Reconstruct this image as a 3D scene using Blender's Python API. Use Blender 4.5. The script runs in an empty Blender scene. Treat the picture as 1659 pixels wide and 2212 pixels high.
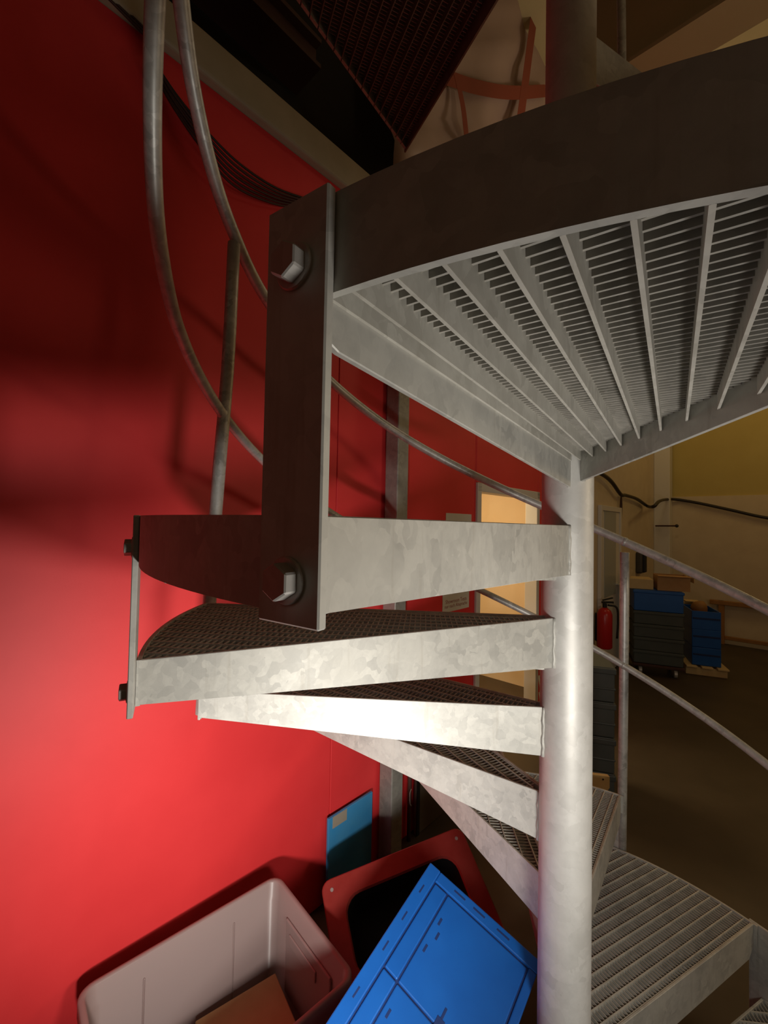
import bpy, bmesh, math, random
from mathutils import Vector, Matrix
random.seed(4)
S = bpy.context.scene
COL = S.collection
ZC = 1.69                     # eye height above the hall floor
F, PITCH, ROLL = 928.3, 0.028, 0.0193

# ------------------------------------------------------------------ camera
cam_d = bpy.data.cameras.new('camera'); cam = bpy.data.objects.new('camera', cam_d); COL.objects.link(cam)
cam_d.sensor_fit = 'HORIZONTAL'; cam_d.sensor_width = 36.0; cam_d.lens = F / 1659 * 36.0
cam_d.clip_start = 0.01; cam_d.clip_end = 60
_r0 = Vector((1, 0, 0)); _u0 = Vector((0, -math.sin(PITCH), math.cos(PITCH))); _f0 = Vector((0, math.cos(PITCH), math.sin(PITCH)))
_c, _s = math.cos(ROLL), math.sin(ROLL)
_R = _r0 * _c + _u0 * _s; _U = -_r0 * _s + _u0 * _c
M = Matrix((_R, _U, -_f0)).transposed().to_4x4(); M.translation = (0, 0, ZC)
cam.matrix_world = M
S.camera = cam

# ------------------------------------------------------------------ world, exposure, lights
S.view_settings.view_transform = 'Standard'; S.view_settings.look = 'None'
S.view_settings.gamma = 1.0; S.view_settings.use_curve_mapping = False
S.view_settings.exposure = 0.0
W = bpy.data.worlds.new('world'); S.world = W; W.use_nodes = True
W.node_tree.nodes['Background'].inputs[0].default_value = (1.0, 0.72, 0.46, 1)
W.node_tree.nodes['Background'].inputs[1].default_value = 0.032

def light(name, kind, loc, energy, color=(1, 1, 1), aim=None, **kw):
    d = bpy.data.lights.new(name, kind); d.energy = energy; d.color = color
    for k, v in kw.items(): setattr(d, k, v)
    o = bpy.data.objects.new(name, d); COL.objects.link(o); o.location = loc
    if aim is not None:
        o.rotation_euler = (Vector(aim) - Vector(loc)).to_track_quat('-Z', 'Y').to_euler()
    return o
TORCH = (0.43, 0.12, ZC - 0.56)
light('hand_torch', 'SPOT', TORCH, 29, (1.0, 0.95, 0.87), aim=(-0.05, 1.00, ZC - 0.48), spot_size=math.radians(172), spot_blend=1.0, shadow_soft_size=0.09)
light('hand_torch_spill', 'POINT', TORCH, 1.2, (1.0, 0.93, 0.82), shadow_soft_size=0.09)
light('floor_torch', 'SPOT', (-0.08, 0.20, ZC - 0.80), 66, (1.0, 0.95, 0.88), aim=(-0.40, 1.66, ZC - 0.80), spot_size=math.radians(94), spot_blend=1.0, shadow_soft_size=0.04)
light('hall_lamp', 'POINT', (5.4, 4.4, ZC + 2.2), 20, (1.0, 0.72, 0.30), shadow_soft_size=0.3)
light('hall_lamp_far', 'POINT', (3.6, 5.6, ZC + 2.2), 8, (1.0, 0.72, 0.32), shadow_soft_size=0.3)
light('stair_side_fill', 'POINT', (2.6, 0.4, ZC + 0.25), 24, (1.0, 0.80, 0.52), shadow_soft_size=0.2)  # unseen fill for red wall and beam, kept low so upper treads block it
light('upper_film_fill', 'POINT', (2.1, 2.9, ZC + 2.6), 12, (1.0, 0.80, 0.55), shadow_soft_size=0.15)  # unseen fill added to brighten the hanging film

# ------------------------------------------------------------------ helpers
def tag(o, label=None, cat=None, group=None, kind=None):
    if label: o['label'] = label
    if cat: o['category'] = cat
    if group: o['group'] = group
    if kind: o['kind'] = kind
    return o
def empty(name, loc=(0, 0, 0), rz=0.0):
    o = bpy.data.objects.new(name, None); COL.objects.link(o); o.location = loc; o.rotation_euler = (0, 0, rz)
    o.empty_display_size = 0.05
    return o
def link(name, bm, mat, parent=None, smooth=False, recalc=True):
    if recalc: bmesh.ops.recalc_face_normals(bm, faces=bm.faces)
    me = bpy.data.meshes.new(name); bm.to_mesh(me); bm.free()
    if mat: me.materials.append(mat)
    if smooth:
        for p in me.polygons: p.use_smooth = True
    o = bpy.data.objects.new(name, me); COL.objects.link(o)
    if parent: o.parent = parent
    return o
def box(bm, c, s, R=None):
    T = Matrix.Translation(c) @ (R.to_4x4() if R else Matrix.Identity(4)) @ Matrix.Diagonal((s[0], s[1], s[2], 1))
    bmesh.ops.create_cube(bm, size=1.0, matrix=T)
def bbox(bm, c, s, R=None, bev=0.003, seg=2):
    r = bmesh.new(); box(r, c, s, R)
    bmesh.ops.bevel(r, geom=r.edges[:], offset=bev, segments=seg, affect='EDGES', profile=0.5)
    me = bpy.data.meshes.new('t'); r.to_mesh(me); r.free(); bm.from_mesh(me); bpy.data.meshes.remove(me)
def cyl(bm, a, b, r, seg=16, r2=None):
    a, b = Vector(a), Vector(b); d = b - a
    q = d.to_track_quat('Z', 'Y').to_matrix().to_4x4(); q.translation = (a + b) / 2
    bmesh.ops.create_cone(bm, cap_ends=True, segments=seg, radius1=r, radius2=r if r2 is None else r2, depth=d.length, matrix=q)
def tube(bm, pts, r, seg=10):
    pts = [Vector(p) for p in pts]; rings = []; n = len(pts); up = None
    for i, p in enumerate(pts):
        t = (pts[min(i + 1, n - 1)] - pts[max(i - 1, 0)]).normalized()
        if up is None: up = Vector((0, 0, 1)) if abs(t.z) < .9 else Vector((1, 0, 0))
        x = t.cross(up).normalized(); y = x.cross(t).normalized(); up = y
        rings.append([bm.verts.new(p + x * r * math.cos(2 * math.pi * k / seg) + y * r * math.sin(2 * math.pi * k / seg)) for k in range(seg)])
    for i in range(n - 1):
        for k in range(seg):
            bm.faces.new((rings[i][k], rings[i][(k + 1) % seg], rings[i + 1][(k + 1) % seg], rings[i + 1][k]))
    bm.faces.new(rings[0][::-1]); bm.faces.new(rings[-1])
def spline(pts, n=8):
    pts = [Vector(p) for p in pts]; out = []
    P = [pts[0] * 2 - pts[1]] + pts + [pts[-1] * 2 - pts[-2]]
    for i in range(1, len(P) - 2):
        for k in range(n):
            t = k / n; a, b, c, d = P[i - 1], P[i], P[i + 1], P[i + 2]
            out.append(0.5 * ((2 * b) + (c - a) * t + (2 * a - 5 * b + 4 * c - d) * t * t + (3 * b - a - 3 * c + d) * t ** 3))
    out.append(pts[-1]); return out
def prism(bm, poly, ext):
    """closed polygon of 3D points swept by vector ext"""
    ext = Vector(ext); a = [bm.verts.new(Vector(p)) for p in poly]; b = [bm.verts.new(Vector(p) + ext) for p in poly]
    bm.faces.new(a); bm.faces.new(b[::-1]); n = len(a)
    for i in range(n): bm.faces.new((a[i], b[i], b[(i + 1) % n], a[(i + 1) % n]))
def ray(px, py):
    x, y = px - 829.5, py - 1106
    return _R * (x / F) - _U * (y / F) + _f0
EYE = Vector((0, 0, ZC))
def at(px, py, d):                       # point at forward distance d
    r = ray(px, py); return EYE + r * (d / r.y)
def at_z(px, py, z):                     # point on the horizontal plane z
    r = ray(px, py); return EYE + r * ((z - ZC) / r.z)
# red wall plane: n . p = -D (n points at the stairs), t runs away from the camera along it
WN = Vector((0.735, -0.678, 0)).normalized(); WT = Vector((0.678, 0.735, 0)).normalized(); WD = 1.50
def wl(s, h, off=0.0):                   # wall coordinates -> world
    return WN * (-(WD - off)) + WT * s + Vector((0, 0, h))
def at_w(px, py, off=0.0):               # pixel -> (s, h) on wall
    r = ray(px, py); k = -(WD - off) / r.dot(WN); p = EYE + r * k
    return p.dot(WT), p.z
WR = Matrix((WT, WN, Vector((0, 0, 1)))).transposed()     # local x along wall, y out of it

# ------------------------------------------------------------------ materials
def mat(name, col, rough=0.5, metal=0.0, spec=0.5):
    m = bpy.data.materials.new(name); m.use_nodes = True
    b = m.node_tree.nodes['Principled BSDF']
    b.inputs['Base Color'].default_value = (*col, 1); b.inputs['Roughness'].default_value = rough
    b.inputs['Metallic'].default_value = metal; b.inputs['Specular IOR Level'].default_value = spec
    return m
def coords(nt, scale=(1, 1, 1)):
    tc = nt.nodes.new('ShaderNodeTexCoord'); mp = nt.nodes.new('ShaderNodeMapping'); oi = nt.nodes.new('ShaderNodeObjectInfo')
    mul = nt.nodes.new('ShaderNodeMath'); mul.operation = 'MULTIPLY'; mul.inputs[1].default_value = 37.0
    nt.links.new(oi.outputs['Random'], mul.inputs[0]); nt.links.new(mul.outputs[0], mp.inputs['Location'])
    mp.inputs['Scale'].default_value = scale; nt.links.new(tc.outputs['Object'], mp.inputs['Vector'])
    return mp.outputs['Vector']
def mixcol(nt, fac, a, b, mode='MIX'):
    n = nt.nodes.new('ShaderNodeMix'); n.data_type = 'RGBA'; n.blend_type = mode
    for s, v in ((0, fac), (6, a), (7, b)):
        if hasattr(v, 'type') and hasattr(v, 'is_linked'): nt.links.new(v, n.inputs[s])
        else: n.inputs[s].default_value = v if s == 0 else (*v, 1)
    return n.outputs[2]
def ramp(nt, v, stops):
    n = nt.nodes.new('ShaderNodeValToRGB'); nt.links.new(v, n.inputs[0]); e = n.color_ramp.elements
    while len(e) < len(stops): e.new(0.5)
    for i, (p, c) in enumerate(stops): e[i].position = p; e[i].color = (*c, 1) if len(c) == 3 else c
    return n.outputs[0]
def noise(nt, vec, scale, detail=4, rough=0.55):
    n = nt.nodes.new('ShaderNodeTexNoise'); n.inputs['Scale'].default_value = scale; n.inputs['Detail'].default_value = detail
    n.inputs['Roughness'].default_value = rough; nt.links.new(vec, n.inputs['Vector']); return n.outputs['Fac']
def bump(nt, v, strength=0.2, dist=0.002):
    b = nt.nodes.new('ShaderNodeBump'); b.inputs['Strength'].default_value = strength; b.inputs['Distance'].default_value = dist
    nt.links.new(v, b.inputs['Height']); nt.links.new(b.outputs[0], nt.nodes['Principled BSDF'].inputs['Normal'])
def galv(name, lo, hi, metal=0.2, rough=0.5, spangle=52, stain=0.4):
    m = mat(name, hi, rough, metal); nt = m.node_tree; P = nt.nodes['Principled BSDF']
    v = coords(nt)
    wob = nt.nodes.new('ShaderNodeTexNoise'); wob.inputs['Scale'].default_value = 30; nt.links.new(v, wob.inputs['Vector'])
    add = nt.nodes.new('ShaderNodeVectorMath'); add.operation = 'MULTIPLY_ADD'
    nt.links.new(wob.outputs['Color'], add.inputs[0]); add.inputs[1].default_value = (0.05, 0.05, 0.05); nt.links.new(v, add.inputs[2])
    vo = nt.nodes.new('ShaderNodeTexVoronoi'); vo.inputs['Scale'].default_value = spangle; nt.links.new(add.outputs[0], vo.inputs['Vector'])
    sep = nt.nodes.new('ShaderNodeSeparateColor'); nt.links.new(vo.outputs['Color'], sep.inputs[0])
    base = mixcol(nt, ramp(nt, sep.outputs[0], [(0.0, (0.15, 0.15, 0.15)), (1.0, (1, 1, 1))]), lo, hi)
    cloud = noise(nt, v, 9, 6, 0.65)
    fine = noise(nt, v, 70, 6, 0.7)
    base = mixcol(nt, ramp(nt, fine, [(0.40, (0, 0, 0)), (0.68, (0.5, 0.5, 0.5))]), base, lo)
    base = mixcol(nt, ramp(nt, cloud, [(0.42, (0, 0, 0)), (0.66, (0.8, 0.8, 0.8))]), base, hi)
    vs = coords(nt, (30, 30, 2.2)); streak = noise(nt, vs, 1.6, 5, 0.6)          # rust and water runs down the sheet
    base = mixcol(nt, ramp(nt, streak, [(0.60, (0, 0, 0)), (0.78, (stain, stain, stain))]), base, (0.30, 0.26, 0.20))
    nt.links.new(base, P.inputs['Base Color'])
    rr = nt.nodes.new('ShaderNodeMapRange'); rr.inputs[3].default_value = rough - 0.12; rr.inputs[4].default_value = rough + 0.15
    nt.links.new(cloud, rr.inputs[0]); nt.links.new(rr.outputs[0], P.inputs['Roughness'])
    bump(nt, cloud, 0.15, 0.001)
    return m
def rough_paint(name, col, col2, rough=0.5, scale=4, bumps=0.05, fine=180):
    m = mat(name, col, rough); nt = m.node_tree; P = nt.nodes['Principled BSDF']; v = coords(nt)
    c = noise(nt, v, scale, 6, 0.6)
    nt.links.new(mixcol(nt, ramp(nt, c, [(0.35, (0, 0, 0)), (0.75, (1, 1, 1))]), col, col2), P.inputs['Base Color'])
    if bumps: bump(nt, noise(nt, v, fine, 3), bumps, 0.002)
    return m
G_PLATE = galv('galvanised_plate', (0.39, 0.385, 0.36), (0.58, 0.57, 0.525))
G_GRATE = galv('galvanised_grating', (0.32, 0.305, 0.27), (0.50, 0.475, 0.43), metal=0.15, rough=0.6)
G_BAR = galv('galvanised_bearing_bar', (0.44, 0.42, 0.37), (0.62, 0.60, 0.54), metal=0.15, rough=0.55)
G_COL = galv('galvanised_column', (0.60, 0.59, 0.56), (0.74, 0.73, 0.70), metal=0.3, rough=0.52, spangle=30, stain=0.1)
G_TUBE = galv('galvanised_tube', (0.34, 0.34, 0.32), (0.62, 0.62, 0.59), metal=0.35, rough=0.42, spangle=60, stain=0.15)
G_BOLT = galv('galvanised_bolt', (0.40, 0.38, 0.35), (0.55, 0.53, 0.50), metal=0.5, rough=0.45, spangle=90)
G_DIM = galv('dimmed_landing_steel', (0.16, 0.14, 0.11), (0.24, 0.21, 0.16), metal=0.3, rough=0.6)  # weak light on the landing put into a darker copy of the steel
RED = rough_paint('red_wall_paint', (0.76, 0.034, 0.038), (0.84, 0.044, 0.048), 0.55, 3, 0.05)
RED_EDGE = mat('dark_red_backing', (0.25, 0.012, 0.012), 0.7)
TRIM = rough_paint('beige_trim_paint', (0.42, 0.36, 0.24), (0.50, 0.43, 0.30), 0.6, 6, 0.03)
BLACK = mat('unlit_void_black', (0.012, 0.010, 0.009), 0.8)  # darkness of the unlit upper storey as a flat colour
BEAM = mat('brown_steel_primer', (0.06, 0.022, 0.014), 0.7)
CREAM = rough_paint('cream_wall', (0.62, 0.50, 0.34), (0.68, 0.56, 0.39), 0.7, 5, 0.03)
OCHRE = rough_paint('ochre_wall', (0.52, 0.40, 0.12), (0.56, 0.44, 0.14), 0.7, 3, 0.03)
FLOOR = rough_paint('worn_concrete', (0.055, 0.038, 0.021), (0.085, 0.060, 0.035), 0.55, 2.2, 0.08, 60)
CEIL = rough_paint('ceiling_paint', (0.55, 0.45, 0.26), (0.60, 0.50, 0.30), 0.7, 3, 0.0)
WHITE = mat('white_frame_paint', (0.70, 0.66, 0.60), 0.45)
DOORC = mat('cream_door_leaf', (0.72, 0.60, 0.42), 0.5)
PAPER = mat('white_paper', (0.70, 0.66, 0.60), 0.8)
INK = mat('faded_red_ink', (0.42, 0.16, 0.13), 0.8)
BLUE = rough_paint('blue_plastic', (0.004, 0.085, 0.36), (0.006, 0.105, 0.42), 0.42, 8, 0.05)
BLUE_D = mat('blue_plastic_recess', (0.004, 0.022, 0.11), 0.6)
SKY = rough_paint('light_blue_panel', (0.035, 0.26, 0.56), (0.07, 0.30, 0.55), 0.5, 7, 0.02)
TAPE = mat('grey_tape', (0.34, 0.30, 0.24), 0.5)
REDP = rough_paint('dull_red_plastic', (0.30, 0.030, 0.024), (0.36, 0.045, 0.036), 0.42, 20, 0.04)
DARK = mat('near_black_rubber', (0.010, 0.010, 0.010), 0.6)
GREYD = rough_paint('grey_brown_board', (0.13, 0.105, 0.08), (0.16, 0.13, 0.10), 0.6, 5, 0.02)
TEAL = rough_paint('dark_grey_green_plastic', (0.055, 0.066, 0.060), (0.07, 0.08, 0.072), 0.5, 8, 0.03)
WOOD = rough_paint('pale_wood', (0.55, 0.36, 0.15), (0.62, 0.42, 0.19), 0.6, 14, 0.04)
WOODD = rough_paint('brown_wood', (0.32, 0.14, 0.035), (0.38, 0.18, 0.05), 0.6, 14, 0.04)
CARD = rough_paint('cardboard', (0.48, 0.27, 0.11), (0.53, 0.31, 0.135), 0.8, 20, 0.02)
CARDL = rough_paint('light_cardboard', (0.58, 0.42, 0.20), (0.63, 0.46, 0.23), 0.8, 20, 0.02)
CABLE = mat('black_cable', (0.02, 0.014, 0.010), 0.5)
CABLEB = mat('brown_cable', (0.055, 0.018, 0.014), 0.5)
EXT = mat('extinguisher_red', (0.52, 0.015, 0.015), 0.3)
GLASSY = mat('frosted_door_glass', (0.40, 0.42, 0.40), 0.25)
def translucent(name, col, t=0.35, rough=0.35):
    m = mat(name, col, rough); nt = m.node_tree; P = nt.nodes['Principled BSDF']; out = nt.nodes['Material Output']
    tr = nt.nodes.new('ShaderNodeBsdfTranslucent'); tr.inputs[0].default_value = (*col, 1)
    mx = nt.nodes.new('ShaderNodeMixShader'); mx.inputs[0].default_value = t
    nt.links.new(P.outputs[0], mx.inputs[1]); nt.links.new(tr.outputs[0], mx.inputs[2]); nt.links.new(mx.outputs[0], out.inputs[0])
    return m
BIN = translucent('milky_plastic', (0.47, 0.35, 0.33), 0.35)
SHEET = translucent('milky_film', (0.72, 0.55, 0.48), 0.45)
TAPER = translucent('red_barrier_film', (0.42, 0.075, 0.045), 0.4)

# ------------------------------------------------------------------ setting
def slab(name, pts, ext, m, kind='structure', parent=None):
    bm = bmesh.new(); prism(bm, pts, ext); o = link(name, bm, m, parent)
    if parent is None: o['kind'] = kind
    return o
slab('floor', [(-4, -3, 0), (11, -3, 0), (11, 11, 0), (-4, 11, 0)], (0, 0, -0.1), FLOOR)

HT = at_w(560, 270)[1]                       # lower edge of the beige trim on the red wall
s_seam = at_w(722, 1300)[0]; s_end = at_w(1230, 1100)[0]
s_d0, s_d1 = at_w(1029, 1045)[0], at_w(1163, 1062)[0]; h_d = at_w(1031, 1042)[1]
sf0 = -3.0
wall_l = slab('wall_left', [wl(sf0, 0, -0.10), wl(s_d0, 0, -0.10), wl(s_d0, 0, -0.022), wl(sf0, 0, -0.022)], (0, 0, HT), RED_EDGE)
slab('lining_end', [wl(s_d1, 0, -0.10), wl(s_end, 0, -0.10), wl(s_end, 0, -0.022), wl(s_d1, 0, -0.022)], (0, 0, HT), RED_EDGE, parent=wall_l)
slab('lining_head', [wl(s_d0, h_d, -0.10), wl(s_d1, h_d, -0.10), wl(s_d1, h_d, -0.022), wl(s_d0, h_d, -0.022)], (0, 0, HT - h_d), RED_EDGE, parent=wall_l)
def panel(s0, s1, h0, h1):
    bm = bmesh.new(); c = wl((s0 + s1) / 2, (h0 + h1) / 2, -0.011)
    bbox(bm, c, (s1 - s0 - 0.005, 0.022, h1 - h0 - 0.003), WR, 0.0018, 1)
    return link('panel', bm, RED, wall_l)
w_p = 1.22
cuts = [s_seam - 2 * w_p, s_seam - w_p, s_seam, s_seam + w_p if s_seam + w_p < s_d0 else s_d0]
if cuts[-1] < s_d0: cuts.append(s_d0)
for a, b in zip(cuts, cuts[1:]): panel(a, b, 0.0, HT)
panel(sf0, cuts[0], 0, HT)
panel(s_d0, s_d1, h_d, HT); panel(s_d1, s_end, 0.0, HT)
# trim on top of the red wall, black sheet standing in for the unlit storey above
tr = bmesh.new()
bbox(tr, wl((sf0 + s_end) / 2, HT + 0.075, 0.0), (s_end - sf0, 0.07, 0.15), WR, 0.012, 3)
tag(link('trim_1', tr, TRIM), kind='structure')
slab('upper_void_sheet', [wl(sf0, HT + 0.15, -0.25), wl(s_end, HT + 0.15, -0.25), wl(s_end, HT + 0.15, -0.35), wl(sf0, HT + 0.15, -0.35)], (0, 0, 2.6), BLACK)
bm = bmesh.new(); box(bm, wl((sf0 + 1.2) / 2, HT + 0.62, -0.16), (1.2 - sf0, 0.12, 0.12), WR); box(bm, wl((sf0 + 1.2) / 2, HT + 0.56, -0.16), (1.2 - sf0, 0.2, 0.02), WR)
box(bm, wl((sf0 + 1.2) / 2, HT + 0.68, -0.16), (1.2 - sf0, 0.2, 0.02), WR)
tag(link('trim_2', bm, BEAM), kind='structure')
# continuation of that wall into the hall, far wall, others
s_c = at_w(1418, 1200)[0]
cor = wl(s_c, 0)
slab('wall_hall', [wl(s_end, 0, -0.10), wl(s_c + .1, 0, -0.10), wl(s_c + .1, 0, 0), wl(s_end, 0, 0)], (0, 0, 5.7), CREAM)
def fw(u, h, off=0.0): return cor + WN * u - WT * off + Vector((0, 0, h))     # far wall coordinates
h_y = ZC + (1146 - 1076) / F * 7.0
slab('wall_far', [fw(-.1, 0, -.1), fw(6, 0, -.1), fw(6, 0, 0), fw(-.1, 0, 0)], (0, 0, h_y), CREAM)
slab('wall_far_upper', [fw(-.1, h_y, -.1), fw(6, h_y, -.1), fw(6, h_y, -.03), fw(-.1, h_y, -.03)], (0, 0, 5.7 - h_y), OCHRE)
slab('wall_right', [fw(6, 0, -.1), fw(6, 0, 9), fw(6.1, 0, 9), fw(6.1, 0, -.1)], (0, 0, 5.7), CREAM)
slab('ceiling', [(-4, -3, 5.7), (11, -3, 5.7), (11, 11, 5.7), (-4, 11, 5.7)], (0, 0, 0.1), CEIL)
bm = bmesh.new()                                                          # white pillar in the corner
bbox(bm, fw(0.11, 2.83, 0.11), (0.22, 0.22, 5.66), WR, 0.01, 2); tag(link('trim_3', bm, WHITE), kind='structure')
# overhead beam across the hall
b0 = EYE + Vector((1.40, 2.03, 2.2)); 
bm = bmesh.new(); bc = WT * (2.30) + WN * 1.15
for w_, h_, dz in ((0.20, 0.02, 0.01), (0.02, 0.55, 0.29), (0.20, 0.02, 0.57)):
    box(bm, bc + Vector((0, 0, ZC + 2.2 + dz)), (w_, 4.0, h_), WR)
tag(link('trim_4', bm, CEIL), kind='structure')

# door 1 : frame, open lit side, closed leaf ; room behind it
def wbox(bm, s0, s1, h0, h1, o0, o1, bev=0.004):
    bbox(bm, wl((s0 + s1) / 2, (h0 + h1) / 2, (o0 + o1) / 2), (abs(s1 - s0), abs(o1 - o0), abs(h1 - h0)), WR, bev, 1)
d1 = empty('door_1', wl((s_d0 + s_d1) / 2, 0)); d1['kind'] = 'structure'
def wpart(name, m, parent, *boxes, bev=0.004):
    bm = bmesh.new()
    for b_ in boxes: wbox(bm, *b_, bev=bev)
    bmesh.ops.translate(bm, verts=bm.verts, vec=-parent.location)
    return link(name, bm, m, parent)
dw = s_d1 - s_d0
sA = at_w(1109, 1200, -1.0)[0]; sB = at_w(1118, 1200, -1.0)[0]; sC = at_w(1121, 1200, -1.15)[0]; sD = at_w(1175, 1200, -1.15)[0]
wpart('door_frame', WHITE, d1, (s_d0, s_d0 + 0.05, 0, h_d, -0.09, 0.015), (s_d1 - 0.05, s_d1, 0, h_d, -0.09, 0.015), (s_d0, s_d1, h_d - 0.06, h_d, -0.09, 0.015))
wpart('mullion', WHITE, d1, (sA, sB, 0, 2.4, -1.04, -0.98))
wpart('door_leaf', DOORC, d1, (sC, sD, 0.01, 2.3, -1.19, -1.15))
wpart('door_gap', DARK, d1, (sC - 0.03, sC - .003, 0.01, 2.3, -1.19, -1.17), bev=0.001)
hd = wpart('handle', G_TUBE, d1, (sC + 0.05, sC + 0.15, 1.0, 1.02, -1.15, -1.10))
rm = bmesh.new()
box(rm, wl((s_d0 + s_d1) / 2, 1.3, -1.55), (3.6, 0.1, 2.6), WR); box(rm, wl(s_d0 - 0.9, 1.3, -0.85), (0.1, 1.4, 2.6), WR)
box(rm, wl(s_d1 + 0.9, 1.3, -0.85), (0.1, 1.4, 2.6), WR); box(rm, wl((s_d0 + s_d1) / 2, 2.65, -0.85), (3.6, 1.5, 0.1), WR)
tag(link('wall_room', rm, rough_paint('room_cream', (0.80, 0.62, 0.36), (0.84, 0.66, 0.40), 0.7, 3, 0)), kind='structure')
light('room_lamp', 'AREA', wl((s_d0 + s_d1) / 2 - .1, 2.45, -0.8), 26, (1.0, 0.80, 0.48), aim=wl((s_d0 + s_d1) / 2, 0, -1.0), shape='RECTANGLE', size=0.9, size_y=0.3)
# door 2 in the hall wall
s20, s21 = at_w(1291, 1120)[0], at_w(1336, 1120)[0]; h2 = max(at_w(1310, 1120)[1], 1.95)
d2 = empty('door_2', wl((s20 + s21) / 2, 0)); d2['kind'] = 'structure'
wpart('door_frame', WHITE, d2, (s20, s20 + .06, 0, h2, 0, 0.04), (s21 - .06, s21, 0, h2, 0, 0.04), (s20 + .06, s21 - .06, h2 - .06, h2, 0, 0.04))
wpart('door_leaf', WHITE, d2, (s20 + .06, s21 - .06, 0.01, h2 - .06, 0, 0.025))
wpart('pane', GLASSY, d2, (s20 + .16, s21 - .22, 0.9, h2 - .06, 0.024, 0.03))
wpart('handle', G_TUBE, d2, (s21 - .20, s21 - .09, 1.0, 1.02, 0.02, 0.06))

# ------------------------------------------------------------------ spiral staircase
CX, CY = 0.4337, 1.0171
TH0, DTH, RISE, Z0 = math.radians(205.71), math.radians(30.15), 0.2108, ZC + 0.0049
DT = {-6: 0.0262, -5: -0.0381, -4: 0.0241, -3: -0.0118, -2: 0.0063, -1: -0.0137, 0: 0.0051, 1: 0.0026}
VF, PSI, VR, RO, HF = 0.0114, math.radians(30.22), 0.0144, 0.8787, 0.0665
def th(k): return TH0 + k * DTH + DT.get(k, 0.0)
def zt(k): return Z0 + k * RISE
def cp(r, az, z): return Vector((CX + r * math.cos(az), CY + r * math.sin(az), z))

bm = bmesh.new(); n = 48
zs = [0.012, 0.9, 1.60, 1.9, 2.5, 3.4, 5.69]
rings = [[bm.verts.new(cp(0.05715, 2 * math.pi * i / n, z)) for i in range(n)] for z in zs]
for a, b in zip(rings, rings[1:]):
    for i in range(n): bm.faces.new((a[i], a[(i + 1) % n], b[(i + 1) % n], b[i]))
bm.faces.new(rings[-1])
colo = link('shaft', bm, G_COL, None, True)
post = empty('newel_column', (CX, CY, 0)); tag(post, 'thick round galvanised centre column carrying every stair tread', 'column')
colo.data.transform(Matrix.Translation((-CX, -CY, 0))); colo.parent = post
bm = bmesh.new(); cyl(bm, (0, 0, 0), (0, 0, 0.012), 0.15, 32)
for i in range(4): cyl(bm, (0.12 * math.cos(i * 1.57), 0.12 * math.sin(i * 1.57), .012), (0.12 * math.cos(i * 1.57), 0.12 * math.sin(i * 1.57), .024), 0.012, 6)
link('base_plate', bm, G_PLATE, post)

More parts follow.
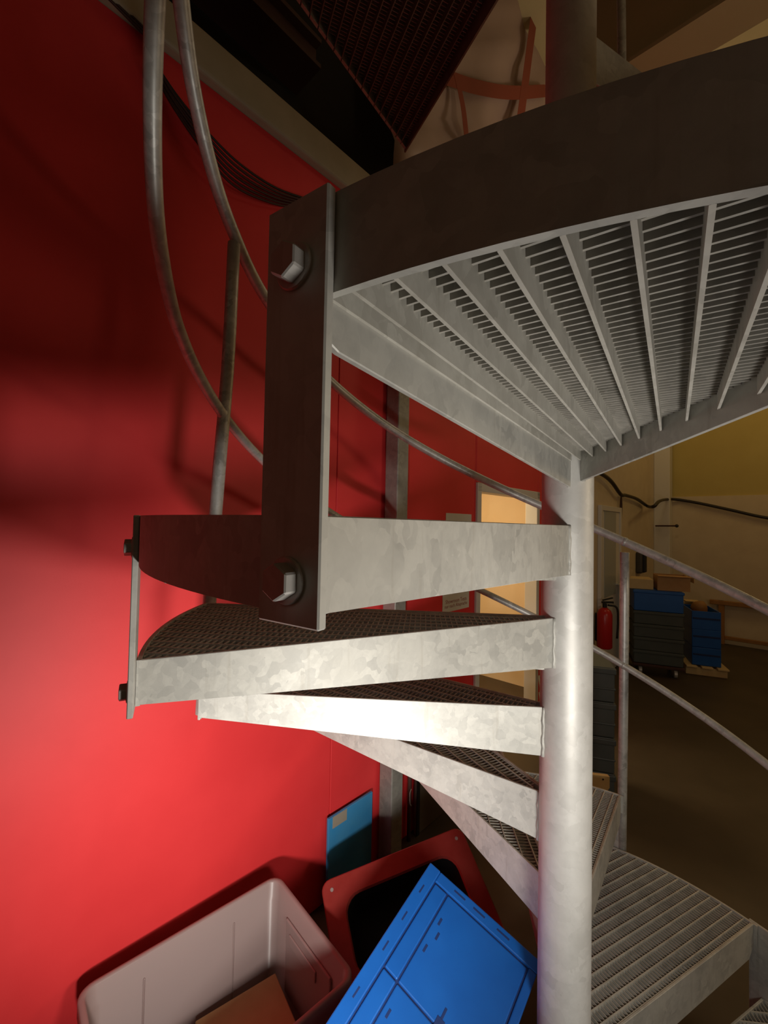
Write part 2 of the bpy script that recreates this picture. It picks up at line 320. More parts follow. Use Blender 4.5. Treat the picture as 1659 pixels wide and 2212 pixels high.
# one tread, modelled with the nosing along local +x and the top at z = 0
LAB = {
 -7: ('lowest visible grating tread, cut off by the bottom right corner', None),
 -6: ('wide grating tread seen from above, low on the right of the column', None),
 -5: ('grating tread seen steeply behind the column, beside the right tube post', None),
 -4: ('dim brownish tread diving steeply behind the blue crate', None),
 -3: ('spangled tread sloping in view, below the brightest white tread', None),
 -2: ('brightest white tread, its plate end square at the column', None),
 -1: ('long pale tread just under the bracketed tread, grating visible on top', None),
 0: ('eye-level tread with a dark curved rim bolted to the near flat bar', None),
 1: ('overhead tread seen from below, its radiating grating bars lit', None),
}
sp, cpn = math.sin(PSI), math.cos(PSI)
def rear_v(u, off=0.0): return (u * sp + VR - off) / cpn
def uR(v, R=RO): return math.sqrt(R * R - v * v)
FULL = []
def tread_meshes(root):
    parts = []
    def plate(name, Hi, Ho, ang, v0, v1, vmid, cut=True):
        bm = bmesh.new(); u0, u1 = 0.046, uR(vmid) - 0.002
        ch = max(Ho - HF, 0.0); lo_ = min(Ho, HF) if cut else Ho
        poly = [(u0, 0), (u1, 0), (u1, -lo_ + 0.012), (u1 - 0.004, -lo_ + (0 if cut else .004)), (u1 - 0.016 - ch * (0.5 if cut else 0), -Ho), (u0 + 0.012, -Hi), (u0 + 0.003, -Hi + 0.003), (u0, -Hi + 0.012)]
        c, s = math.cos(ang), math.sin(ang)
        P = [Vector((u * c - v0 * s, u * s + v0 * c, z)) for u, z in poly]
        prism(bm, P, Vector((-(v1 - v0) * s, (v1 - v0) * c, 0)))
        bmesh.ops.bevel(bm, geom=[e for e in bm.edges], offset=0.0009, segments=1, affect='EDGES')
        return link(name, bm, G_PLATE, root)
    plate('nosing_plate', 0.125, 0.098, 0, VF, VF + 0.006, VF)
    full = plate('nosing_plate', 0.125, 0.098, 0, VF, VF + 0.006, VF, False); FULL.append(full.data); bpy.data.objects.remove(full)
    plate('rear_plate', 0.1115, 0.0655, PSI, VR - 0.006, VR, VR)
    # curved rim
    a0 = math.asin(VF / RO) - 0.010; a1 = PSI + math.asin(VR / RO); n = 18
    bm = bmesh.new(); rows = []
    for i in range(n + 1):
        a = a0 + (a1 - a0) * i / n
        rows.append([bm.verts.new((r * math.cos(a), r * math.sin(a), z)) for r, z in ((RO - .006, 0), (RO, 0), (RO, -HF), (RO - .006, -HF))])
    for a, b in zip(rows, rows[1:]):
        for j in range(4): bm.faces.new((a[j], b[j], b[(j + 1) % 4], a[(j + 1) % 4]))
    bm.faces.new(rows[0]); bm.faces.new(rows[-1][::-1])
    link('rim_plate', bm, G_PLATE, root)
    # bearing bars parallel with the nosing
    i = 0
    while True:
        v = VF + (0.0076 if i == 0 else 0.0265 + 0.031 * (i - 1)); i += 1
        u0 = max((v * cpn - VR + 0.006) / sp if v > 0 else 0, 0.062); u1 = math.sqrt(max((RO - .006) ** 2 - v * v, 0))
        if u1 - u0 < 0.03 or v > RO * sp: break
        bm = bmesh.new(); box(bm, ((u0 + u1) / 2, v, -HF / 2 - 0.001), (u1 - u0, 0.003, HF - 0.002))
        link('bearing_bar', bm, G_BAR, root)
    # cross bars, joined
    bm = bmesh.new(); u = 0.075
    while u < RO - .01:
        v1 = min(rear_v(u, 0.006), math.sqrt(max((RO - .006) ** 2 - u * u, 0)))
        if v1 - VF > 0.01: box(bm, (u, (VF + .006 + v1) / 2, -0.0256), (0.0022, v1 - VF - .006, 0.044))
        u += 0.0111
    tag(link('cross_bars', bm, G_GRATE, root), kind='stuff')
    # weld beads where the plates meet the column
    for ang, v, H in ((PSI, VR, 0.1115), (0, VF, 0.125)):
        bm = bmesh.new(); c, s = math.cos(ang), math.sin(ang); pts = []
        for j in range(12):
            w = v + 0.001 + random.uniform(-.001, .001); uu = 0.0555 + random.uniform(-.0015, .0015)
            pts.append((uu * c - w * s, uu * s + w * c, -H * (j / 11)))
        tube(bm, pts, 0.0042, 6); link('weld_bead', bm, G_PLATE, root, True)
proto = empty('stair_tread', (0, 0, 0)); tread_meshes(proto)
proto_children = list(proto.children)
KS = list(range(-7, 7))
for i, k in enumerate(KS):
    if i == 0: o = proto; kids = []
    else:
        o = proto.copy(); COL.objects.link(o); kids = proto_children
        for ch in kids:
            c = ch.copy(); COL.objects.link(c); c.parent = o
            if k == 1 and ch.name.startswith('nosing_plate'): c.data = FULL[0]
    o.location = (CX, CY, zt(k)); o.rotation_euler = (0, 0, th(k))
    o['category'] = 'stair tread'; o['group'] = 'treads of the spiral staircase'
    o['label'] = LAB[k][0] if k in LAB else 'dark grating tread of the upper turn, above the overhead tread'

# flat bars that tie each tread's front corner to the rear corner of the tread below
def spacer(k, label, az=None):
    a = th(k) + (0.0 if az is None else az); zb, ztop = zt(k - 1) - 0.072, zt(k) + 0.001
    o = empty('spacer_bar', cp(RO + 0.0005, a, zb), a)
    tag(o, label, 'flat bar', 'flat bars tying the tread rims')
    bm = bmesh.new(); bbox(bm, (0.004, 0, (ztop - zb) / 2), (0.008, 0.056, ztop - zb), None, 0.0012, 1)
    link('flat_bar', bm, G_PLATE, o)
    for z in (0.029, ztop - zb - 0.047):
        bm = bmesh.new(); cyl(bm, (0.006, 0, z), (0.020, 0, z), 0.0125, 6); cyl(bm, (0.006, 0, z), (0.0105, 0, z), 0.016, 20)
        bmesh.ops.bevel(bm, geom=bm.edges[:], offset=0.001, segments=1, affect='EDGES')
        link('bolt', bm, G_BOLT, o)
    return o
spacer(1, 'broad dark flat bar in front, hung between the overhead and eye-level rims')
spacer(0, 'flat bar seen edge-on at the far left end of the pale tread')
spacer(-2, 'flat bar low behind the spangled tread, against the red wall')
spacer(-3, 'flat bar behind the steep brownish tread')
spacer(-4, 'flat bar hidden behind the lower column')
spacer(-6, 'flat bar under the front corner of the lowest wide tread, bottom right')

# tube posts and rails
RR = 0.883
def tube_post(name, k, pts, top_r, label, tab=True):
    o = empty(name, pts[0]); tag(o, label, 'tube post', 'tube posts of the stair rail')
    bm = bmesh.new(); tube(bm, [Vector(p) - Vector(pts[0]) for p in spline(pts, 3)], 0.0169, 20); link('tube', bm, G_TUBE, o, True)
    if tab:
        a = math.atan2(pts[0][1] - CY, pts[0][0] - CX)
        bm = bmesh.new(); R = Matrix.Rotation(a, 3, 'Z')
        bbox(bm, R @ Vector((-0.012, 0.014, 0.10)), (0.006, 0.05, 0.20), R, 0.001, 1); link('fixing_tab', bm, G_PLATE, o)
    return o
dg = math.radians
tube_post('tube_post', -1, [cp(RR + .016, dg(173.2), zt(-2) - .08), cp(RR + .006, dg(172.0), ZC + 0.031), cp(RR, dg(170.2), ZC + .411), cp(RR, dg(169.3), ZC + .775)], 0,
          'left leaning tube post rising behind the dark rim to the handrail')
tube_post('tube_post', -5, [cp(RR + .018, dg(53.6), zt(-6) - .08), cp(RR + .012, dg(53.2), ZC - .655), cp(RR + .006, dg(53.0), ZC - .095)], 0,
          'bright upright tube post right of the column, under the handrail')
tube_post('tube_post', 7, [cp(RR + .018, dg(54.2), zt(6) - .08), cp(RR + .012, dg(54.2), ZC + 2.0), cp(RR + .006, dg(55.0), ZC + 2.9)], 0,
          'thin dark post with one bright edge, top right above the overhead rim')
def rail(name, ctrl, az0, off, r, az_end, label, azs):
    """helix az*slope+off from az_end up to az0, then the measured control points upwards"""
    pts = []
    a = az_end
    while a < az0: pts.append(cp(RR, dg(a), ZC + off + 0.00703 * a)); a += 5
    pts += [Vector(p) for p in ctrl]
    o = empty(name, pts[0]); tag(o, label, 'handrail')
    path = spline(pts, 5)
    bm = bmesh.new(); tube(bm, [p - pts[0] for p in path], r, 16); link('rail_tube', bm, G_TUBE, o, True)
    for a in azs:
        c = cp(RR, dg(a), ZC + off + 0.00703 * a) - pts[0]
        bm = bmesh.new(); bmesh.ops.create_uvsphere(bm, u_segments=10, v_segments=6, radius=r * 1.12, matrix=Matrix.Translation(c))
        link('weld_joint', bm, G_TUBE, o, True)
top_ctrl = [cp(RR, dg(a), ZC + z) for a, z in ((152, .655), (161.7, .732), (169.8, .806), (176.2, .866), (183.0, .942), (189.0, 1.02), (196, 1.13), (204, 1.27), (213, 1.42))]
mid_ctrl = [cp(RR, dg(a), ZC + z) for a, z in ((191, .428), (198.9, .503), (205.2, .592), (211.5, .70), (217, .80), (224, .94), (232, 1.10))]
rail('handrail', top_ctrl, 148, -0.425, 0.0169, -75, 'upper thick handrail tube winding from the right around behind the column', [53.0])
rail('middle_rail', mid_ctrl, 187, -0.917, 0.0132, -75, 'lower thinner rail tube crossing the left post below the handrail', [53.2, 171.5])

# square post standing by the red wall
o = empty('square_post', (0, 0, 0)); tag(o, 'square steel post with a bright corner edge, standing against the red wall', 'post')
sp0 = at_w(856, 1000, 0.05)[0]
o.location = wl(sp0, 0, 0.055)
bm = bmesh.new(); bbox(bm, (0, 0, 1.66), (0.085, 0.085, 3.3), WR, 0.006, 3); link('shaft', bm, galv('post_steel', (0.28, 0.275, 0.25), (0.40, 0.39, 0.35), 0.3, 0.5), o)
bm = bmesh.new(); box(bm, (0, 0, 0.005), (0.10, 0.10, 0.01), WR); link('foot_plate', bm, G_PLATE, o)

# upper landing seen from below, top left
zl = zt(8)
P0 = at_z(876, 326, zl - HF); Pa = at_z(640, 0, zl - HF); dL = (Pa - P0); dL.z = 0; dL.normalize()
Pr = at_z(1060, 0, zl - HF); dR = (Pr - P0); dR.z = 0; dR.normalize(); nR = Vector((-dR.y, dR.x, 0))
if nR.dot(dL) < 0: nR = -nR
LL, LR = 1.35, 0.78
land = empty('stair_landing', (P0.x, P0.y, zl)); tag(land, 'dark upper landing of fine grating seen from below, top left', 'landing')
def loc(p): return Vector((p.x, p.y, 0))
ang = math.acos(max(-1, min(1, dL.dot(dR))))
bm = bmesh.new(); prism(bm, [Vector((0, 0, -HF)), dL * LL + Vector((0, 0, -HF)), dL * LL + Vector((0, 0, 0)), Vector((0, 0, 0))], -nR.cross(Vector((0, 0, 1))) * 0 + dR * 0.012)
link('rim_plate', bm, G_PLATE, land)
bm = bmesh.new(); prism(bm, [Vector((0, 0, -0.075)), dR * LR + Vector((0, 0, -0.12)), dR * LR, Vector((0, 0, 0))], nR * 0.006)
link('edge_plate', bm, G_DIM, land)
i = 1
while True:
    # bar i: parallel with dR, offset i*0.0333 along nR
    off = 0.0333 * i; st = dL * (off / max(nR.dot(dL), 1e-3))
    if (off / nR.dot(dL)) > LL - 0.03: break
    L = LR - (st.dot(dR)) + 0.25
    bm = bmesh.new(); a = st + Vector((0, 0, -HF)); prism(bm, [a, a + dR * L, a + dR * L + Vector((0, 0, HF - .002)), a + Vector((0, 0, HF - .002))], nR * 0.003)
    link('bearing_bar', bm, G_DIM, land); i += 1
bm = bmesh.new(); u = -0.6
while u < LR + 0.2:
    v0 = 0.0; 
    # clip against the rim line: point st(v).dot(dR) <= u
    k_ = dL.dot(dR) / nR.dot(dL)
    vmax = LL * nR.dot(dL)
    if k_ < 0:
        vmin = 0 if u >= 0 else u / k_
    else:
        vmin = 0; vmax = min(vmax, u / k_) if k_ > 0 else vmax
    if vmax - vmin > 0.02 and vmin < vmax:
        c = dR * u + nR * (vmin + vmax) / 2
        R = Matrix((dR, nR, Vector((0, 0, 1)))).transposed()
        box(bm, c + Vector((0, 0, -0.0215)), (0.0022, vmax - vmin, 0.036), R)
    u += 0.0111
tag(link('cross_bars', bm, G_GRATE, land), kind='stuff')

# ------------------------------------------------------------------ things by the red wall
# cable bundle clipped along the wall below the trim
cpx = [(236, -20), (330, 128), (385, 210), (452, 290), (520, 356), (600, 408), (690, 440)]
for j in range(6):
    pts = []
    for q, (x, y) in enumerate(cpx):
        spread = (0.3, 0.35, 0.55, 0.8, 1.0, 0.7, 0.5)[q]
        s_, h_ = at_w(x - 3 * spread * j, y + 9 * spread * j, 0.02 + 0.006 * (j % 2)); pts.append(wl(s_, h_, 0.02 + 0.006 * (j % 2)))
    pts = [wl(-1.2, pts[0].z + .25, .02)] + pts + [wl(1.25, pts[-1].z - 0.02 * j, .02)]
    o = empty('wall_cable', pts[0]); bm = bmesh.new(); tube(bm, [p - pts[0] for p in spline(pts, 6)], 0.0042, 6); link('cable_sheath', bm, CABLEB if j else CABLE, o, True)
    tag(o, 'thin dark cable of the sagging bundle below the beige trim' , 'cable', 'cables sagging along the red wall')

# light blue panel leaning on the wall
sb0, hb0 = at_w(708, 1770, 0.03); sb1, hb1 = at_w(803, 1708, 0.03); hb = (hb0 + hb1) / 2
o = empty('blue_panel', wl((sb0 + sb1) / 2, 0.0, 0.03)); tag(o, 'light blue flat panel leaning on the red wall beside the square post', 'panel')
bm = bmesh.new(); bbox(bm, (0, 0, hb / 2), (sb1 - sb0, 0.014, hb), WR, 0.002, 1); link('sheet', bm, SKY, o)
bm = bmesh.new(); bbox(bm, WR @ Vector((-(sb1 - sb0) / 2 + 0.065, 0.0076, hb - 0.026)), (0.085, 0.0012, 0.05), WR, 0.0004, 1); tag(link('tape_strip', bm, TAPE, o), 'grey tape strip')
# grey-brown board and conduit right of the square post
s0, _ = at_w(897, 1720, 0.03); s1 = s0 + 0.5; h0 = at_w(900, 1600, 0.03)[1]
o = empty('grey_board', wl((s0 + s1) / 2, 0, 0.03)); tag(o, 'dull grey-brown board against the wall right of the square post', 'board')
bm = bmesh.new(); bbox(bm, (0, 0, h0 / 2), (s1 - s0, 0.018, h0), WR, 0.003, 1); link('sheet', bm, GREYD, o)
bm = bmesh.new(); bbox(bm, WR @ Vector((-(s1 - s0) / 2 + 0.012, 0.012, h0 / 2)), (0.024, 0.008, h0), WR, 0.002, 1); link('edge_strip', bm, DARK, o)
sc = at_w(884, 1740, 0.03)[0]
o = empty('conduit', wl(sc, 0, 0.03)); tag(o, 'thin dark conduit with a hooked clip, between square post and board', 'conduit')
bm = bmesh.new(); cyl(bm, (0, 0, 0), (0, 0, h0 + .1), 0.011, 12); link('pipe', bm, mat('conduit_brown', (0.12, 0.06, 0.05), .4), o, True)
hz = at_w(884, 1715, 0.03)[1]
bm = bmesh.new(); tube(bm, spline([WR @ Vector((0.0, 0.012, hz + .03)), WR @ Vector((-0.022, 0.02, hz + .02)), WR @ Vector((-0.022, 0.022, hz - .03)), WR @ Vector((-0.008, 0.02, hz - .05))], 5), 0.003, 6); link('clip', bm, G_TUBE, o, True)

# notices by the door
def notice(name, s0, s1, h0, h1, label, lines):
    o = empty(name, wl((s0 + s1) / 2, (h0 + h1) / 2, 0.001)); tag(o, label, 'notice')
    bm = bmesh.new(); box(bm, (0, 0, 0), (s1 - s0, 0.0016, h1 - h0), WR); link('sheet', bm, PAPER, o)
    for t, size, z in lines:
        cu = bpy.data.curves.new('text', 'FONT'); cu.body = t; cu.size = size; cu.align_x = 'CENTER'; cu.extrude = 0.0002; cu.resolution_u = 3
        to = bpy.data.objects.new('text', cu); COL.objects.link(to)
        bpy.context.view_layer.update()
        me = bpy.data.meshes.new_from_object(to.evaluated_get(bpy.context.evaluated_depsgraph_get())); bpy.data.objects.remove(to); bpy.data.curves.remove(cu)
        me.transform(Matrix((WT, Vector((0, 0, 1)), WN)).transposed().to_4x4()); me.materials.append(INK)
        x = bpy.data.objects.new('lettering', me); COL.objects.link(x); x.parent = o; x.location = WN * 0.0014 + Vector((0, 0, z))
sa, ha = at_w(963, 1108); sb, hb_ = at_w(1018, 1118)
notice('paper_notice', sa, sb, ha - 0.21, ha, 'white paper notice left of the door, above eye level tread plate', [])
sa, h1_ = at_w(956, 1268); sb, _ = at_w(1013, 1268); hl0 = at_w(985, 1296)[1]; hl1 = at_w(985, 1304)[1]; hbm = at_w(985, 1318)[1]
zc_ = (h1_ + hbm) / 2
notice('paper_notice', sa, sb, hbm, h1_, 'white paper notice with two faded red text lines, lower left of the door', [('Showroom Tests', (sb - sa) * 0.115, hl0 - zc_ - .012), ('nur nach Absprache', (sb - sa) * 0.105, hl1 - zc_ - .016)])

# translucent bin, bottom left
zr = ZC - 1.29
C0, C1, C2 = at_z(600, 1886, zr), at_z(772, 2106, zr), at_z(163, 2142, zr)
e1 = (C1 - C0); w1 = e1.length; e1.normalize(); e2 = (C2 - C0); e2 -= e1 * e2.dot(e1); w2 = e2.length; e2.normalize()
BR = Matrix((e1, e2, Vector((0, 0, 1)))).transposed()
bo = empty('plastic_bin', (C0 + e1 * w1 / 2 + e2 * w2 / 2) * 1.0); bo.location.z = 0.0
tag(bo, 'milky translucent open plastic bin by the red wall, bottom left', 'bin')
def rrect(w, h, r, z, seg=5):
    out = []
    for cx_, cy_, a0 in ((w / 2 - r, h / 2 - r, 0), (-w / 2 + r, h / 2 - r, 90), (-w / 2 + r, -h / 2 + r, 180), (w / 2 - r, -h / 2 + r, 270)):
        for i in range(seg + 1):
            a = math.radians(a0 + 90 * i / seg); out.append(Vector((cx_ + r * math.cos(a), cy_ + r * math.sin(a), z)))
    return out
def loft(bm, loops, close_last=True):
    V = [[bm.verts.new(p) for p in L] for L in loops]; n = len(V[0])
    for a, b in zip(V, V[1:]):
        for i in range(n): bm.faces.new((a[i], a[(i + 1) % n], b[(i + 1) % n], b[i]))
    if close_last: bm.faces.new(V[-1])
    return V
T = 0.05
bm = bmesh.new()
V = loft(bm, [rrect(w1 - T, w2 - T, .03, 0.004), rrect(w1 - T, w2 - T, .035, 0.006), rrect(w1 - .034, w2 - .034, .035, zr - .04), rrect(w1, w2, .04, zr - .04), rrect(w1, w2, .04, zr - .004), rrect(w1 - .006, w2 - .006, .04, zr),
    rrect(w1 - .026, w2 - .026, .032, zr), rrect(w1 - .034, w2 - .034, .03, zr - .004), rrect(w1 - .040, w2 - .040, .03, zr - .05), rrect(w1 - .052, w2 - .052, .03, zr - .055), rrect(w1 - T - .012, w2 - T - .012, .028, 0.012)])
bm.faces.new(V[0][::-1])
bm.transform(BR.to_4x4()); link('tub', bm, BIN, bo, True)
for (c, s) in (((-w1 / 2 + .028, -.13, zr * .5), (.005, .006, zr * .72)), ((-w1 / 2 + .028, .14, zr * .5), (.005, .006, zr * .72))):
    bm = bmesh.new(); bbox(bm, BR @ Vector(c), s, BR, .002, 1); link('rib', bm, BIN, bo)
bm = bmesh.new(); bbox(bm, BR @ Vector((0.02, -w2 / 2 + .031, zr * .56)), (w1 * .55, .008, zr * .6), BR, .004, 2); link('handle_panel', bm, BIN, bo)
bm = bmesh.new(); bbox(bm, BR @ Vector((0.0, -w2 / 2 + .037, zr * .74)), (w1 * .34, .006, .035), BR, .003, 2); link('grip', bm, BIN, bo)
co = empty('cardboard_piece', Vector((at_z(535, 2190, .19).x, at_z(535, 2190, .19).y, 0.0135))); tag(co, 'tan cardboard piece lying in the bottom of the milky bin', 'cardboard')
bm = bmesh.new(); bbox(bm, (0, 0, 0.07), (w1 * .44, w2 * .42, 0.14), BR @ Matrix.Rotation(.12, 3, 'Z'), .003, 1); link('carton', bm, CARD, co)

# blue collapsible crate, tilted, with a second one under it
P1 = at(930, 1862, 1.30); A4 = at(655, 2285, 0.95); Q2 = at(1123, 1950, 1.22)
ax = (A4 - P1).normalized(); bx = (Q2 - P1); bx -= ax * bx.dot(ax); bx.normalize(); nx = ax.cross(bx)
if nx.z < 0: nx = -nx
CL, CWd, CD = 0.60, 0.335, 0.20
KR = Matrix((ax, bx, nx)).transposed()
ko = empty('folding_crate', P1 - nx * CD); tag(ko, 'bright blue folding crate lying tilted, bottom centre, partly in shade', 'crate')
def kbox(name, m, *bs, bev=0.003, par=None):
    bm = bmesh.new()
    for (x0, x1, y0, y1, z0, z1) in bs: bbox(bm, KR @ Vector(((x0 + x1) / 2, (y0 + y1) / 2, (z0 + z1) / 2)), (x1 - x0, y1 - y0, z1 - z0), KR, bev, 2)
    return link(name, bm, m, par or ko)
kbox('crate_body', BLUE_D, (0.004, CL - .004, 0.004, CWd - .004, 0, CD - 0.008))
kbox('rim', BLUE, (0, CL, 0, 0.036, CD - .055, CD), (0, 0.030, 0.036, CWd, CD - .045, CD - .002), (CL - .03, CL, 0.036, CWd, CD - .045, CD - .002), (0.03, CL - .03, CWd - .02, CWd, CD - .045, CD - .002))
half = CL * 0.44
for x0, x1 in ((0.034, half - .002), (half + .002, CL - .034)):
    kbox('side_panel', BLUE, (x0, x1, 0.040, 0.078, CD - .03, CD - .003))
    kbox('base_panel', BLUE, (x0, x1, 0.082, CWd - .024, CD - .03, CD - .004))
for f in (0.06, 0.14, 0.22, 0.33, 0.41, 0.50): kbox('slot', BLUE_D, (f, f + .024, 0.016, 0.0205, CD - .01, CD + .0004), bev=.0004)
for f, y in ((0.09, .094), (0.16, .094), (0.31, .094), (0.38, .094), (0.12, .105), (0.34, .108), (0.44, .11)): kbox('slot', BLUE_D, (f, f + .018, y, y + .006, CD - .012, CD - .0034), bev=.0004)
kbox('latch', BLUE_D, (half - .018, half + .018, 0.185, 0.205, CD - .02, CD - .0030), (half - .04, half + .04, 0.192, 0.198, CD - .02, CD - .0032), bev=.001)
for y in (0.09, 0.15, 0.22): kbox('rim_slot', BLUE_D, (0.011, 0.016, y, y + .035, CD - .01, CD - .0016), bev=.0004)
lowest = min((P1 - nx * CD + KR @ Vector((x, y, 0))).z for x in (0, CL) for y in (0, CWd))
ctr = P1 - nx * CD + KR @ Vector((CL * .5, CWd * .5, 0))
yaw = math.atan2(ax.y, ax.x)
uo = empty('folding_crate', (ctr.x, ctr.y, 0), yaw); tag(uo, 'dark blue crate on the floor carrying the tilted blue crate', 'crate')
hh = max(lowest - 0.003, 0.1)
bm = bmesh.new(); bbox(bm, (0, 0, hh / 2), (0.56, 0.30, hh), None, .006, 2); link('crate_body', bm, BLUE, uo)
bm = bmesh.new(); bbox(bm, (0, 0, hh - .02), (0.575, 0.315, 0.03), None, .004, 2); link('rim', bm, BLUE, uo)

# dull red plastic container with a dark opening
Q1 = at(692, 1906, 1.62); Q2 = at(985, 1787, 1.75); Q4 = at(830, 2112, 1.40)
ra = (Q2 - Q1); rw = ra.length + .02; ra.normalize(); rb = (Q4 - Q1); rb -= ra * rb.dot(ra); rh = rb.length + .06; rb.normalize(); rn = ra.cross(rb)
if rn.z < 0: rn = -rn
RRm = Matrix((ra, rb, rn)).transposed()
ro = empty('red_container', Q1 + ra * rw / 2 + rb * rh / 2); tag(ro, 'dull red plastic container with screws and a black opening, behind the blue crate', 'container')
bm = bmesh.new()
V = loft(bm, [rrect(rw - .10, rh - .10, .06, -.19), rrect(rw - .012, rh - .012, .035, -.03), rrect(rw, rh, .035, -.022), rrect(rw, rh, .035, -.004), rrect(rw - .008, rh - .008, .033, 0), rrect(rw - .135, rh - .135, .06, 0), rrect(rw - .145, rh - .145, .058, -.008)], False)
bm.faces.new(V[0][::-1]); bm.transform(RRm.to_4x4()); link('shell', bm, REDP, ro, False)
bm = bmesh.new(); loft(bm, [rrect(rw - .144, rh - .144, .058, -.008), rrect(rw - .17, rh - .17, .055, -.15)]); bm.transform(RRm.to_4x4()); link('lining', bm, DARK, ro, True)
for x in (-1, 1):
    for y in (-1, 1):
        bm = bmesh.new(); cyl(bm, RRm @ Vector((x * (rw / 2 - .036), y * (rh / 2 - .036), -.001)), RRm @ Vector((x * (rw / 2 - .036), y * (rh / 2 - .036), .003)), .006, 12); link('screw', bm, G_BOLT, ro)
# timber block it leans on
lz = min((ro.location + RRm @ Vector((x, y, -.19))).z for x in (-rw / 2 + .06, rw / 2 - .06) for y in (-rh / 2 + .06, rh / 2 - .06))

# ------------------------------------------------------------------ plastic film with barrier tape on the upper floor edge
def filmpt(px, py): return wl(*at_w(px, py, 0.02), 0.02)
so = empty('plastic_film', filmpt(1040, 160)); tag(so, 'hanging milky pink plastic film above the overhead rim, beside the column top', 'plastic film')
bm = bmesh.new(); N = 16; grid = []
for i in range(N + 1):
    row = []
    for j in range(N + 1):
        p = filmpt(850 + 420 * i / N, -25 + 440 * j / N); p += WN * (0.02 * math.sin(i * 1.3 + j * .5) + .015 * math.sin(j * 1.7)); row.append(bm.verts.new(p - so.location))
    grid.append(row)
for i in range(N):
    for j in range(N): bm.faces.new((grid[i][j], grid[i + 1][j], grid[i + 1][j + 1], grid[i][j + 1]))
f_o = link('film', bm, SHEET, so, True)
f_o.modifiers.new('thick', 'SOLIDIFY').thickness = 0.002
def tape(pxs, w, label):
    P = [wl(*at_w(x, y, 0.075), 0.075) for x, y in pxs]; o = empty('barrier_tape', P[0]); tag(o, label, 'tape', 'red barrier tapes')
    path = spline(P, 6); bm = bmesh.new(); prev = None
    for i, p in enumerate(path):
        t = (path[min(i + 1, len(path) - 1)] - path[max(i - 1, 0)]).normalized(); sd = t.cross(WN).normalized() * (w / 2)
        cur = [bm.verts.new(p - P[0] + sd), bm.verts.new(p - P[0] - sd)]
        if prev: bm.faces.new((prev[0], prev[1], cur[1], cur[0]))
        prev = cur
    x = link('tape_band', bm, TAPER, o); x.modifiers.new('thick', 'SOLIDIFY').thickness = 0.001
tape([(960, 165), (1030, 188), (1105, 200), (1180, 196)], 0.085, 'red tape running across the milky film')
tape([(985, 160), (1000, 230), (1008, 300), (1012, 340)], 0.06, 'short red tape hanging left under the cross tape')
tape([(1160, -10), (1145, 100), (1132, 200), (1118, 300)], 0.10, 'wide red tape hanging down near the column')
tape([(1065, -10), (1010, 60), (975, 130), (955, 175)], 0.075, 'slanting red tape along the landing edge')

# ------------------------------------------------------------------ the hall at right
def hbox(name, m, o, c, s, R=None, bev=.006):
    bm = bmesh.new(); bbox(bm, c, s, R, bev, 2); return link(name, bm, m, o)
# crates on a dolly
ca = at_z(1366, 1437, 0.0); cb = at_z(1480, 1452, 0.0)
ca = at(1368, 1300, 5.05); cb = at(1480, 1300, 4.85); ca.z = cb.z = 0
cd = (cb - ca); cw = cd.length; cd.normalize(); cyaw = math.atan2(cd.y, cd.x); back = Vector((-cd.y, cd.x, 0))
do_c = (ca + cb) / 2 + back * 0.22
dol = empty('dolly', do_c, cyaw); tag(dol, 'low wheeled dolly under the crate stack in the hall', 'dolly')
hbox('deck', BEAM, dol, (0, 0, 0.12), (cw, .44, .03))
for x in (-1, 1):
    for y in (-1, 1):
        bm = bmesh.new(); cyl(bm, (x * (cw / 2 - .08) - .015, y * .15, .05), (x * (cw / 2 - .08) + .015, y * .15, .05), .05, 16); link('wheel', bm, G_BOLT, dol, False)
top_z = at(1420, 1278, 4.9).z; z = 0.137; nC = 5
hs = (top_z - z) / (nC + .6)
names = ['lowest', 'second', 'third', 'fourth', 'topmost']
for i in range(nC):
    h_ = hs * (1.6 if i == nC - 1 else 1.0)
    o = empty('stacking_crate', (do_c.x, do_c.y, z), cyaw)
    if i == nC - 1: tag(o, 'blue crate topmost on the stack in the hall', 'crate', 'crates stacked on the dolly')
    else: tag(o, 'dark grey crate in the hall stack, %s from the dolly' % names[i], 'crate', 'crates stacked on the dolly')
    m_ = BLUE if i == nC - 1 else TEAL
    hbox('crate_body', m_, o, (0, 0, h_ / 2), (cw - .02, .40, h_ - .003)); hbox('rim', m_, o, (0, 0, h_ - .022), (cw, .42, .03))
    z += h_
# boxes on the stack
o = empty('cardboard_box', Vector((do_c.x, do_c.y, z)) - cd * .17, cyaw); tag(o, 'small pale cardboard box on the left of the crate stack', 'box')
hbox('carton', CARDL, o, (0, 0, .06), (.26, .3, .12)); bm = bmesh.new(); bbox(bm, (-.11, -.1, .17), (.05, .01, .11), Matrix.Rotation(.35, 3, 'Y'), .002, 1); link('flap', bm, CARDL, o)
o = empty('cardboard_box', Vector((do_c.x, do_c.y, z)) + cd * .16, cyaw); tag(o, 'open brown cardboard box on the right of the crate stack', 'box')
for c, s in (((0, -.14, .085), (.32, .008, .17)), ((0, .14, .085), (.32, .008, .17)), ((-.156, 0, .085), (.008, .28, .17)), ((.156, 0, .085), (.008, .28, .17)), ((0, 0, .004), (.32, .28, .008))): hbox('side', CARD, o, c, s, None, .002)
hbox('flap', CARD, o, (0, -.2, .175), (.34, .12, .008), None, .002); hbox('flap', CARDL, o, (.2, 0, .15), (.008, .26, .1), None, .002)
